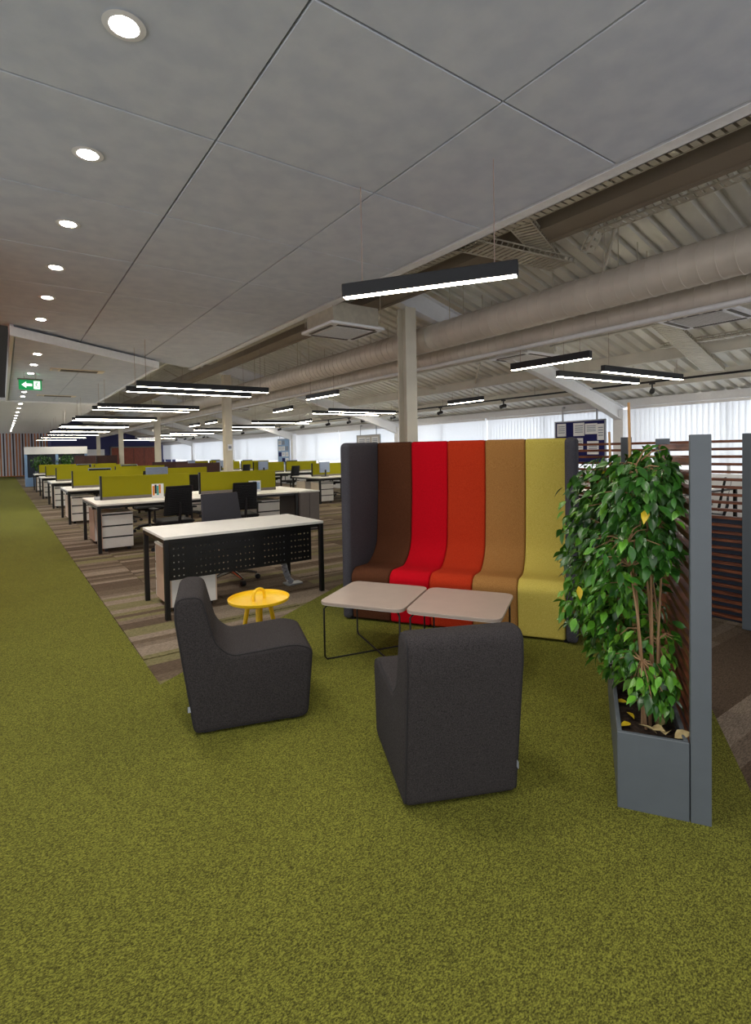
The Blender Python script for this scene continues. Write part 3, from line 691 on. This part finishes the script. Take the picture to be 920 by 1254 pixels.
def ficus(label, base, stems, blobs, nparts, nstuff, seed):
    r = random.Random(seed)
    t = thing('ficus_plant', label, 'plant', (base[0], base[1], .262)); B = Vector((base[0], base[1], .262))
    tips = []
    for (dx, dy, lean, hgt, rad) in stems:
        pts = [Vector((dx, dy, -.02))]
        for k in range(1, 9):
            f = k / 8; pts.append(Vector((dx + lean[0] * f + .012 * math.sin(5 * f + dx * 90), dy + lean[1] * f + .012 * math.cos(6 * f + dy * 80), hgt * f)))
        MB().tube(pts, [rad * (1 - .55 * k / 8) for k in range(9)], 8).build('stem', 'bark', t)
        tips += pts[3:]
    # leaf positions: clouds in plant space, leaves droop outward
    def place():
        while True:
            c, rr, wgt, pale = r.choices(blobs, [b[2] for b in blobs])[0]
            d = Vector((r.gauss(0, 1), r.gauss(0, 1), r.gauss(0, 1))).normalized() * (r.random() ** .45)
            p = Vector(c) + Vector((d.x * rr[0], d.y * rr[1], d.z * rr[2]))
            # keep clear of the slat screen
            P = Vector((p.x + B.x - 1.985, p.y + B.y - 1.143)); lx = P.dot(EV); ly = P.dot(DV)
            if lx > .235 or p.z < .07: continue
            P2 = Vector((p.x + B.x - 2.37, p.y + B.y - 3.865)); sx = P2.dot(EV); sy = P2.dot(DV)
            if -.08 < sx < SW + .08 and sy > -.1: continue
            out = (p - Vector((0, 0, p.z))); break
        yaw = math.atan2(out.y, out.x) - PI / 2 + r.gauss(0, .9)
        R_ = Matrix.Rotation(yaw, 4, 'Z') @ Matrix.Rotation(-r.uniform(.1, 1.2), 4, 'X') @ Matrix.Rotation(r.gauss(0, .5), 4, 'Y')
        s_ = r.uniform(.75, 1.2)
        k = 4 if r.random() < .007 else (r.choice((2, 3)) if r.random() < pale else r.choice((0, 1)))
        return Matrix.Translation(p) @ R_ @ Matrix.Scale(s_, 4), k, p
    allp = [place() for _ in range(nparts + nstuff)]
    vd = Vector((.58, .8145, 0))
    allp.sort(key=lambda a: (a[2] - Vector((0, 0, .5))).dot(vd))
    for mtx, k, p in allp[:nparts]:
        o = bpy.data.objects.new('leaf', LM[k][0]); COL.objects.link(o); o.parent = t; o.matrix_local = mtx
    for kk, (nm, ks) in enumerate((('dark_foliage', (0, 1)), ('pale_foliage', (2, 3, 4)))):
        b = MB(); b.smooth = True
        for mtx, k, p in allp[nparts:]:
            if k in ks: b.add([mtx @ Vector(v) for v in LM[k][1]], LM[k][2])
        if b.v: o = b.build(nm, 'leaf' if kk == 0 else 'leaf2', t); o['kind'] = 'stuff'
    # twigs joining leaf clouds to stems
    tw = MB()
    for mtx, k, p in allp[::9]:
        q = min(tips, key=lambda a: (a - p).length)
        if (q - p).length > .17: continue
        mid = (q + p) / 2 + Vector((0, 0, .02)); tw.tube([q, mid, p], [.0035, .003, .0015], 5, False)
    tw.build('twigs', 'bark', t)['kind'] = 'stuff'
    return t
def ploc(a, b): v = Vector((1.985, 1.143)) + EV * a + DV * b; return (v.x, v.y)
rx_ = Vector((.8145, -.58, 0))     # camera-right, used only to describe where the crown leans
def at(right, up, fwd=0): v = rx_ * right + Vector((.58, .8145, 0)) * fwd; return (v.x, v.y, up)
b1 = ploc(.15, .2)
ficus('tall leafy green ficus with bundled pale bare stems at the near end of the planter', b1,
      [(-.03, .03, (-.005, .03), 1.12, .008), (-.005, .01, (-.012, .03), 1.08, .007), (.022, -.008, (-.03, .04), 1.05, .0075), (.048, -.02, (-.03, .02), .98, .007), (.06, .01, (.01, .03), .85, .006), (-.055, .0, (-.07, .03), .8, .006)],
      [(at(-.03, 1.0, -.02), (.17, .17, .17), 3, .1), (at(-.02, .2, -.05), (.1, .09, .1), .85, .6), (at(.07, .3, .06), (.05, .1, .16), .8, .6), (at(-.14, .72, .0), (.12, .13, .17), 1.6, .25), (at(.0, .78, -.06), (.14, .1, .1), 1.6, .15), (at(.04, .45, .2), (.1, .12, .22), 1.0, .45), (at(.05, 1.08, .1), (.13, .15, .14), 1.6, .15), (at(-.05, .28, .03), (.1, .12, .14), .9, .6)], 298, 900, 3)
b2 = ploc(.12, .62)
ficus('bushier wide ficus drooping over the planter edge towards the sofa', b2,
      [(.0, .0, (-.05, .05), 1.05, .01), (.03, .02, (.03, .02), 1.1, .009), (-.03, .01, (-.1, -.02), .9, .009), (.0, -.03, (-.02, -.08), .85, .008), (-.02, -.02, (-.14, .04), .75, .007)],
      [(at(-.06, 1.0), (.22, .22, .18), 2, .12), (at(-.2, .72, -.05), (.2, .2, .2), 2.4, .3), (at(-.23, .47, -.1), (.2, .2, .2), 2.8, .75), (at(-.12, .25, -.1), (.17, .17, .17), 1.6, .75), (at(.05, .6, 0), (.15, .2, .3), 1.6, .3), (at(-.05, .9, -.12), (.18, .18, .18), 1.4, .2), (at(-.16, .9, .05), (.2, .2, .26), 1.5, .3)], 298, 1700, 11)
for (a, b, z0, z1, dx, dy, lb) in ((.1, .42, .25, 1.66, -.05, -.0, 'tall split bamboo cane standing in the planter among the leaves'), (.05, .85, .25, 1.54, -.05, .02, 'shorter thin bamboo cane at the far end of the planter')):
    x, y = ploc(a, b); o = MB().tube([(0, 0, 0), (dx * .5, dy * .5, (z1 - z0) * .5), (dx, dy, z1 - z0)], [.008, .0075, .006], 8).build('bamboo_cane', 'cane'); o.location = (x, y, z0); tag(o, lb, 'cane')
dl, dv_, df_ = leaf_mesh('dry_leaf', 'leafd', .07, .045)
for (a, b, rz_) in ((.15, .06, .4), (.19, .09, 2.), (.21, .05, 4.2), (.13, .1, 3.), (.17, .13, 5.5)):
    x, y = ploc(a, b); o = bpy.data.objects.new('fallen_leaf', dl); COL.objects.link(o); o.location = (x, y, .30); o.rotation_euler = (.5, .3, rz_); tag(o, 'curled dry beige leaf lying on the planter soil', 'leaf', 'dry leaves on the soil')
for (a, b, rz_) in ((.06, .35, .8), (.05, .25, 2.6), (.06, .15, 1.3)):
    x, y = ploc(a, b); o = bpy.data.objects.new('fallen_leaf', LM[4][0]); COL.objects.link(o); o.location = (x, y, .282); o.rotation_euler = (.2, -.2, rz_); tag(o, 'yellow leaf fallen on the planter soil', 'leaf', 'yellow leaves on the soil')

# ================================================================ OFFICE FURNITURE
def pedestal(label, x, y, face, body='white', group=None):
    """three-drawer pedestal, x,y = centre, face = rotation (0: drawers towards -Y)"""
    t = thing('drawer_pedestal', label, 'drawer unit', (x, y, 0), face, group); w_, d_, h_ = .215, .28, .58
    MB().box(-w_ + .012, -d_ + .02, .055, w_ - .012, d_, h_).build('body', 'white', t)
    for q in (-1, 1): MB().box(q * w_, -d_ + .02, .055, q * (w_ - .012), d_ - .001, h_).build('side_panel', body, t)
    MB().box(-w_ - .004, -d_ - .004, h_, w_ + .004, d_ + .004, h_ + .018).build('top', 'white', t)
    MB().box(-w_ + .004, -d_ + .012, .06, w_ - .004, -d_ + .02, h_ - .004).build('drawer_gap', 'black', t)
    for k in range(3):
        z0 = .062 + k * .172
        MB().box(-w_, -d_, z0, w_, -d_ + .012, z0 + .148).build('drawer', 'white', t)
    for sx in (-1, 1):
        for sy in (-1, 1): MB().tube([(sx * .16, sy * .22 - .012, .026), (sx * .16, sy * .22 + .012, .026)], .026, 10).build('caster', 'blackp', t)
    return t
# --- perforated-panel desk
dk = thing('office_desk', 'white-topped black desk with perforated black modesty panel beside the lounge', 'desk', (1.93, 5.215, 0))
hw, hd = .80, .42
MB().box(-hw, -hd, .715, hw, hd, .74).build('worktop', 'white', dk, .003)
MB().box(-hw + .02, -hd + .02, .68, hw - .02, -hd + .05, .714).box(-hw + .02, hd - .05, .68, hw - .02, hd - .02, .714).box(-hw + .005, -hd + .02, .68, -hw + .035, hd - .02, .714).box(hw - .035, -hd + .02, .68, hw - .005, hd - .02, .714).build('frame_rail', 'black', dk)
for sx in (-1, 1):
    for sy in (-1, 1): MB().box(sx * hw - sx * .045, sy * hd - sy * .045, 0, sx * hw, sy * hd, .714).build('leg', 'black', dk, .006)
# modesty panel with real holes: columns in groups, five rows
pm = MB(); px0, px1, pz0, pz1, py = -.74, .69, .335, .70, -.345
cols = []
for g0, n_ in ((-.70, 3), (-.50, 11), (.10 - .13, 3), (.17, 10), (.57, 3)):
    cols += [g0 + i * .042 for i in range(n_)]
cols = sorted(c for c in cols if c < px1 - .02); rows_ = [.37 + i * .062 for i in range(5)]; hh = .006
ex_ = sorted(set([px0, px1] + [round(c + s * hh, 4) for c in cols for s in (-1, 1)])); ez_ = sorted(set([pz0, pz1] + [round(r + s * hh, 4) for r in rows_ for s in (-1, 1)]))
def ishole(xm, zm): return any(abs(xm - c) < hh * .9 for c in cols) and any(abs(zm - r) < hh * .9 for r in rows_)
nx, nz = len(ex_), len(ez_)
vs = [(x, py, z) for z in ez_ for x in ex_] + [(x, py + .004, z) for z in ez_ for x in ex_]; fs = []
for j in range(nz - 1):
    for i in range(nx - 1):
        if ishole((ex_[i] + ex_[i + 1]) / 2, (ez_[j] + ez_[j + 1]) / 2): continue
        a = j * nx + i; b = a + nx * nz; fs += [(a, a + 1, a + nx + 1, a + nx), (b, b + nx, b + nx + 1, b + 1)]
pm.add(vs, fs); pm.build('modesty_panel', 'black', dk)
# cable spine
cs = thing('cable_spine', 'grey flexible cable spine dropping from the desk to the floor', 'cable spine', (2.53, 5.28, 0))
pts = [(-.03, 0, .62), (-.045, 0, .5), (-.05, 0, .38), (-.04, 0, .26), (-.015, 0, .15), (.02, 0, .06), (.06, 0, .02)]
sg = MB()
for k in range(len(pts) - 1):
    p, q = Vector(pts[k]), Vector(pts[k + 1])
    for f in (0.0, .33, .66): c0 = p.lerp(q, f); sg.tube([c0, p.lerp(q, f + .24)], .033, 10)
sg.build('segments', 'silver', cs); MB().tube(pts, .012, 8).build('cables', 'blackp', cs)
MB().prism(round_poly([(-.02, -.08), (.17, -.06), (.17, .06), (-.02, .08)], .02, 4), 0, .015).build('floor_plate', 'silver', cs)
pedestal('white drawer pedestal with pale wood side under the perforated-panel desk', 1.44, 5.28, PI, 'pinkish')

# --- task chairs
def task_chair(label, loc, rz, kind='mesh', detail=True, group=None):
    t = thing('task_chair', label, 'office chair', (loc[0], loc[1], 0), rz, group)   # +y is the front
    up = 'chairgrey' if kind == 'grey' else 'mesh'; base = 'chrome' if kind == 'grey' else 'blackp'
    b = MB()
    for k in range(5):
        a = k * 2 * PI / 5 + .3; c, s = math.cos(a), math.sin(a)
        b.tube([(0, 0, .12), (.16 * c, .16 * s, .105), (.29 * c, .29 * s, .075)], [.026, .022, .014], 8)
    b.build('star_base', base, t)
    for k in range(5):
        a = k * 2 * PI / 5 + .3; c, s = math.cos(a) * .3, math.sin(a) * .3
        MB().tube([(c - .022 * math.sin(a), s + .022 * math.cos(a), .03), (c + .022 * math.sin(a), s - .022 * math.cos(a), .03)], .03, 12).build('caster', 'blackp', t)
    MB().tube([(0, 0, .1), (0, 0, .4)], .027, 10).build('gas_lift', 'blackp', t)
    MB().box(-.09, -.12, .38, .09, .12, .42).build('tilt_mechanism', 'blackp', t)
    sp_ = densify(round_poly([(-.23, .42), (-.24, .48), (.22, .49), (.26, .45), (.22, .42)], .03, 4), .06)
    MB().soft(sp_, -.245, .245, .04, 4).build('seat', up, t)
    top = 1.0
    prof_ = densify(round_poly([(-.235, .55), (-.20, .56), (-.245, .8), (-.285, top), (-.315, top), (-.275, .8)], .012, 3), .08)
    hb = .25 if kind == 'grey' else .215
    o = MB().soft(prof_, -hb, hb, .012, 3)
    # taper the backrest upwards
    o.v = [(x * (1 - .10 * max(0, (z - .55)) / .45), y - .10 * (x / .215) ** 2 * -.3, z) for x, y, z in o.v]
    bo = o.build('backrest', up, t)
    if kind == 'mesh' and detail:
        rb = MB()
        for k in range(14):
            z = .6 + k * .027; yy = -.215 - (z - .56) * .19
            rb.bar((-.18, yy + .02, z), (.18, yy + .02, z), .006, .008); rb.bar((-.18, yy - .05, z), (.18, yy - .05, z), .006, .008)
        rb.build('mesh_ribs', 'blackp', bo)
    MB().tube([(0, -.1, .4), (0, -.24, .44), (0, -.295, .62), (0, -.3, .75)], [.022, .022, .018, .012], 8).build('back_spine', 'blackp', t)
    if kind == 'mesh':
        for s in (-1, 1):
            MB().tube([(s * .2, -.02, .42), (s * .28, -.02, .45), (s * .285, -.02, .64)], .015, 8).build('arm_post', 'blackp', t)
            MB().box(s * .285 - .04, -.13, .64, s * .285 + .04, .12, .668).build('arm_pad', 'blackp', t, .01)
    return t
task_chair('grey upholstered swivel chair behind the perforated-panel desk', (2.1, 5.84), PI + .1, 'grey')
ch0 = task_chair('black mesh task chair at the first bench row, nearer the walkway', (2.12, 8.35), .1, 'mesh')
dup(ch0, (3.18, 8.32, 0), -.06, 'black mesh task chair at the first bench row, nearer the grey end cabinet')

def small_monitor(label, x, y, rz, dz=.74, group=None, tilt=0, back='monback'):
    t = thing('monitor', label, 'monitor', (x, y, dz), rz, group)
    MB().prism(round_poly([(-.11, -.08), (.11, -.08), (.11, .08), (-.11, .08)], .02, 3), 0, .012).build('foot', 'blackp', t)
    MB().box(-.03, .01, .012, .03, .03, .2).build('stand', 'blackp', t)
    MB().box(-.25, -.03, .12, .25, .005, .43).build('casing', back, t, .006)
    MB().box(-.24, -.034, .13, .24, -.03, .42).build('screen', 'glassdark', t)
    return t
# --- bench rows: X 1.14..4.95, two sides, green screens in the middle
def bench(label, x0, x1, y0, yd=1.72, parts=None, screens=None, legs=True):
    t = thing('bench_desk', label, 'desk', (x0, y0, 0)); L_ = x1 - x0; mid = yd / 2
    n_ = 2
    for i in range(n_):
        a, b = i * L_ / n_, (i + 1) * L_ / n_
        MB().box(a, 0, .715, b - .002, mid - .02, .74).build('worktop', 'white', t); MB().box(a, mid + .02, .715, b - .002, yd, .74).build('worktop', 'white', t)
    MB().box(.03, .03, .675, L_ - .03, .06, .714).box(.03, yd - .06, .675, L_ - .03, yd - .03, .714).box(.0, .03, .675, .04, yd - .03, .714).box(L_ - .04, .03, .675, L_, yd - .03, .714).box(.04, mid - .03, .6, L_ - .04, mid + .03, .7).build('frame_rail', 'black', t)
    for a in (0.0, L_ / 2, L_ - .05):
        for b in (0.0, yd - .05):
            if a == L_ / 2: b = .3 if b == 0 else yd - .35
            MB().box(a, b, 0, a + .05, b + .05, .714).build('leg', 'black', t)
    for (a, b, lo, hi, mn) in screens:
        s_ = MB().box(a - x0, mid - .018, .79, b - x0, mid + .018, hi).build('divider_screen', mn, t)
        MB().box(a - x0, mid - .03, .735, b - x0, mid + .03, .79).build('screen_foot_rail', 'cabgrey', s_)
        MB().box(a - x0 - .03, mid - .02, .74, a - x0, mid + .02, hi + .004).build('end_post', 'black', s_)
    return t
GS = [(1.32, 2.72, .74, 1.13, 'screen'), (2.92, 4.38, .74, 1.13, 'screen')]
for k, y in enumerate(ROWY):
    bench('white bench desk with two lime green divider screens, %s row from the lounge' % ords[k], 1.13, 4.44, y, screens=GS)
    far = k > 1
    pedestal('white drawer pedestal, walkway end, near side of the %s bench row' % ords[k], 1.42, y + .4, 0, 'pinkish')
    pedestal('white drawer pedestal, walkway end, far side of the %s bench row' % ords[k], 1.42, y + 1.3, PI, 'pinkish')
    pedestal('white three-drawer pedestal at the middle of the %s bench row' % ords[k], 3.95, y + .5, 0, 'white')
    # grey cabinet at the far end
    cb = thing('end_cabinet', 'grey storage cabinet closing the window end of the %s bench row' % ords[k], 'cabinet', (4.45, y - .02, 0))
    MB().box(0, 0, .03, .42, .8, .712).build('body', 'cabgrey', cb); MB().box(.01, -.012, .04, .205, .0, .70).build('door', 'cabgrey', cb); MB().box(.215, -.012, .04, .41, .0, .70).build('door', 'cabgrey', cb); MB().box(.02, .02, 0, .4, .78, .03).build('plinth', 'black', cb); MB().box(0, -.01, .715, .43, 1.7, .74).build('top', 'white', cb); MB().box(.38, 1.6, 0, .43, 1.65, .714).build('leg', 'black', cb)
for k, y in enumerate(ROWY[1:4]):
    for j, x in enumerate((2.2, 3.6)):
        dup(ch0, (x, y - .38, 0), .2 * math.sin(x * 5 + k), 'black mesh chair, near side of the %s bench row, %s' % (ords[k + 1], 'walkway half' if j == 0 else 'window half'))
for k, y in enumerate(ROWY[:4]):
    for j, x in enumerate((2.3, 3.7)):
        dup(ch0, (x, y + 2.1, 0), PI + .2 * math.sin(x * 7 + k), 'black mesh chair, far side of the %s bench row, %s' % (ords[k], 'walkway half' if j == 0 else 'window half'))
# desk-top items
def frame_item(label, x, y, z, wd, hg, cols_, rz=0):
    t = thing('photo_frame', label, 'photo', (x, y, z), rz)
    MB().box(-wd / 2, -.006, 0, wd / 2, .006, hg).build('backing', 'paper', t)
    n_ = len(cols_)
    for i, c in enumerate(cols_):
        a = -wd / 2 + .01 + i * (wd - .02) / n_
        MB().box(a, -.009, .05 + .03 * (i % 2), a + (wd - .02) / n_ - .004, -.006, hg - .012 - .02 * ((i + 1) % 2)).build('picture', c, t)
frame_item('small upright card with orange and black print on the first bench', 2.12, 9.3, .74, .19, .24, ['multi1', 'black', 'multi2', 'multi1', 'paper'], .1)
frame_item('small upright card with a blue picture on the first bench', 3.84, 9.3, .74, .22, .21, ['paleblue', 'monback', 'paleblue'], -.2)
for (x, y, lb) in ((1.3, 9.72, 'white desk phone lying at the walkway end of the first bench'), ):
    o = MB().prismx([(-.08, 0), (.08, 0), (.08, .05), (-.06, .02)], -.07, .07).build('desk_phone', 'silver', None); o.location = (x, y, .74); tag(o, lb, 'phone')
for (x, y, rz_, lb) in ((3.05, 13.4, PI, 'pale-backed monitor on the near side of the second bench row'), (1.95, 14.4, 0, 'pale-backed monitor on the far side of the second bench row'), (3.4, 18.7, 0, 'pale-backed monitor on the far side of the third bench row'), (2.6, 23.2, 0, 'pale-backed monitor on the far side of the fourth bench row')):
    small_monitor(lb, x, y, rz_)
# brown free-standing screens between the banks
for (x, y, lb) in ((4.5, 14.9, 'dark brown free-standing screen beside the second bench row'), (4.9, 19.5, 'dark brown free-standing screen beside the third bench row')):
    t = thing('floor_screen', lb, 'screen', (x, y, 0)); MB().box(-.6, -.02, .1, .6, .02, 1.22).build('panel', 'darkbrown', t); MB().box(-.5, -.2, 0, -.46, .2, .1).box(.46, -.2, 0, .5, .2, .1).build('feet', 'black', t); MB().box(.6, -.025, .05, .63, .025, 1.24).build('end_post', 'silver', t)
# window-side benches
RS = [(7.5, 8.7, .74, 1.13, 'screen'), (8.8, 10.1, .74, 1.13, 'screen')]
WY = [3.75, 12.9, 17.35, 21.9, 26.3]
wl = ['behind the slat partition', 'of the second row', 'of the third row', 'of the fourth row', 'of the farthest row']
for k, y in enumerate(WY):
    bench('white window-side bench desk with green screens, ' + wl[k], 7.25, 10.35, y, screens=RS)
    pedestal('white drawer pedestal, near side of the window-side bench ' + wl[k], 7.55, y + .4, 0, 'cream')
    pedestal('white drawer pedestal, far side of the window-side bench ' + wl[k], 7.55, y + 1.32, PI, 'cream')
    small_monitor('grey-backed monitor at the aisle end of the window-side bench ' + wl[k], 7.75, y + .55, .45 + PI, back='monback')
    small_monitor('grey-backed monitor at the window end of the bench ' + wl[k], 9.2, y + 1.2, .1, back='monback')
    dup(ch0, (8.35 if k else 8.05, y - .4, 0), .35, 'black mesh task chair at the near side of the window-side bench ' + wl[k])
    if k: dup(ch0, (8.9, y + 2.1, 0), PI - .3, 'black mesh task chair at the far side of the window-side bench ' + wl[k])
# boards on the window wall
def board(label, y0, y1, z0, z1, papers, back):
    t = thing('notice_board', label, 'notice board', (XW - .13, (y0 + y1) / 2, (z0 + z1) / 2)); a = abs(y1 - y0) / 2; b = (z1 - z0) / 2
    MB().box(-.012, -a, -b, .012, a, b).build('board_panel', back, t)
    MB().box(-.02, -a - .02, b, .015, a + .02, b + .03).box(-.02, -a - .02, -b - .03, .015, a + .02, -b).box(-.02, -a - .03, -b - .03, .015, -a, b + .03).box(-.02, a, -b - .03, .015, a + .03, b + .03).build('frame', 'silver', t)
    for i, (u, v, pw, ph, mn) in enumerate(papers):   # u from the far (left) edge
        y = a - u * 2 * a; z = b - v * 2 * b
        s_ = MB().box(-.018, y - pw, z - ph, -.012, y, z).build('pinned_sheet', mn, t)
        if mn == 'paper':
            ln = MB(); [ln.box(-.0195, y - pw * .88, z - ph * (.2 + .16 * q), -.018, y - pw * .15, z - ph * (.26 + .16 * q)) for q in range(4)]
            ln.build('print_lines', 'ink', s_)
    zb = 2.42 - (z0 + z1) / 2
    for s_ in (-1, 1): MB().box(-.005, s_ * a * .7 - .02, b, .005, s_ * a * .7 + .02, zb).box(.005, s_ * a * .7 - .02, zb - .03, .07, s_ * a * .7 + .02, zb).build('hanging_strap', 'silver', t)
board('navy blue notice board with pinned white sheets beside the leafy plant', 6.5, 7.75, 1.1, 2.05, [(.03, .03, .24, .3, 'paper'), (.38, .03, .28, .3, 'paper'), (.62, .06, .3, .24, 'paper'), (.86, .08, .16, .36, 'paper'), (.06, .42, .22, .3, 'paper'), (.4, .4, .22, .3, 'paper'), (.66, .48, .28, .3, 'paper')], 'navy')
board('tall pale blue poster board between the far windows', 22.1, 23.3, .95, 2.1, [(.05 + .31 * i, .05 + .24 * j, .3, .2, ('paper', 'navy', 'monback', 'paper', 'paleblue')[(i * 2 + j * 3) % 5]) for i in range(3) for j in range(4)], 'paleblue')
board('small grey board with pale sheets seen above the sofa wing', 14.95, 16.4, 1.5, 2.03, [(.05, .1, .5, .36, 'paper'), (.42, .12, .24, .36, 'paper'), (.66, .1, .4, .36, 'paper')], 'grille')
# column notice
o = MB().box(-.06, -.008, 0, .06, 0, .17).build('wall_notice', 'paper'); o.location = (5.02, 13.9 - .101, 1.55); tag(o, 'small white notice fixed to the second column', 'notice'); MB().box(-.04, -.01, .05, .04, -.008, .12).build('print', 'ink', o)

# ================================================================ FAR END OF THE WALKWAY
wp = thing('white_partition', 'low white portal frame with blue-grey posts around far planters', 'partition', (.93, 31.8, 0))
MB().box(0, -.1, 1.62, 2.8, .1, 2.0).build('top_beam', 'trim', wp)
for x in (0.0, 1.35, 2.68): MB().box(x, -.06, 0, x + .12, .06, 1.62).build('post', 'bluegrey', wp)
MB().box(.0, -.28, 0, .5, -.08, .45).build('base_box', 'bluegrey', wp); MB().box(.12, .1, 0, 2.68, .14, 1.62).build('dark_interior_sheet', 'darkpot', wp)  # added sheet behind the posts, its dark colour standing for the dim interior
def bush(label, x, y, seed):
    t = thing('potted_plant', label, 'plant', (x, y, 0)); r = random.Random(seed)
    MB().lathe([(.24, 0), (.3, .78), (.27, .78), (.26, .7), (.001, .7)], 20).build('pot', 'darkpot', t)
    MB().tube([(0, 0, .68), (.02, 0, 1.1)], .02, 6).build('stem', 'bark', t)
    b = MB()
    for _ in range(260):
        d = Vector((r.gauss(0, 1), r.gauss(0, 1), r.gauss(0, 1))).normalized() * r.random() ** .4; p = Vector((d.x * .5, d.y * .5, 1.2 + d.z * .42))
        R_ = Matrix.Translation(p) @ Matrix.Rotation(r.uniform(0, 6.3), 4, 'Z') @ Matrix.Rotation(r.uniform(-1.2, .3), 4, 'X') @ Matrix.Scale(2.4, 4)
        b.add([R_ @ Vector(v) for v in LM[0][1]], LM[0][2])
    b.build('foliage', 'leaf', t)['kind'] = 'stuff'
bush('dark potted bush before the far white portal, nearer the walkway', 1.62, 30.9, 1); bush('dark potted bush before the far white portal, further from the walkway', 2.75, 30.9, 2)
for k, (x, y) in enumerate(((3.3, 29.0), (4.3, 29.3))):
    t = thing('tall_cabinet', 'dark brown tall cabinet beyond the bench rows, %s' % ('left of the pair, by the white portal' if k == 0 else 'right of the pair, by the columns'), 'cabinet', (x, y, 0))
    MB().box(-.45, -.22, .05, .45, .22, 1.5).build('body', 'darkbrown', t); MB().box(-.44, -.24, .07, -.005, -.22, 1.48).build('door', 'darkbrown', t); MB().box(.005, -.24, .07, .44, -.22, 1.48).build('door', 'darkbrown', t); MB().box(-.4, -.2, 0, .4, .2, .05).build('plinth', 'black', t)
ss = thing('slat_screen', 'tall amber wood slat screen closing the far end of the walkway', 'screen', (-.5, 50, 0))
for k in range(21):
    x = k * .205; MB().box(x, -.1 * (k % 2), 0, x + .09, .06 - .1 * (k % 2), 3.9).build('slat', 'amber' if k % 3 else 'darkbrown', ss)
MB().box(0, -.12, 3.9, 4.3, .1, 4.05).box(0, -.12, 0, 4.3, .1, .05).build('rail', 'amber', ss)
struct(MB().box(-3, 51.5, 0, 3.2, 51.7, 4.8).build('wall_far', 'wallwhite'), 'pale wall behind the far slat screen')
struct(MB().box(3.05, 46.1, 0, 3.2, 51.5, 4.8).build('wall_far_side', 'purple'), 'purple return wall at the far end')
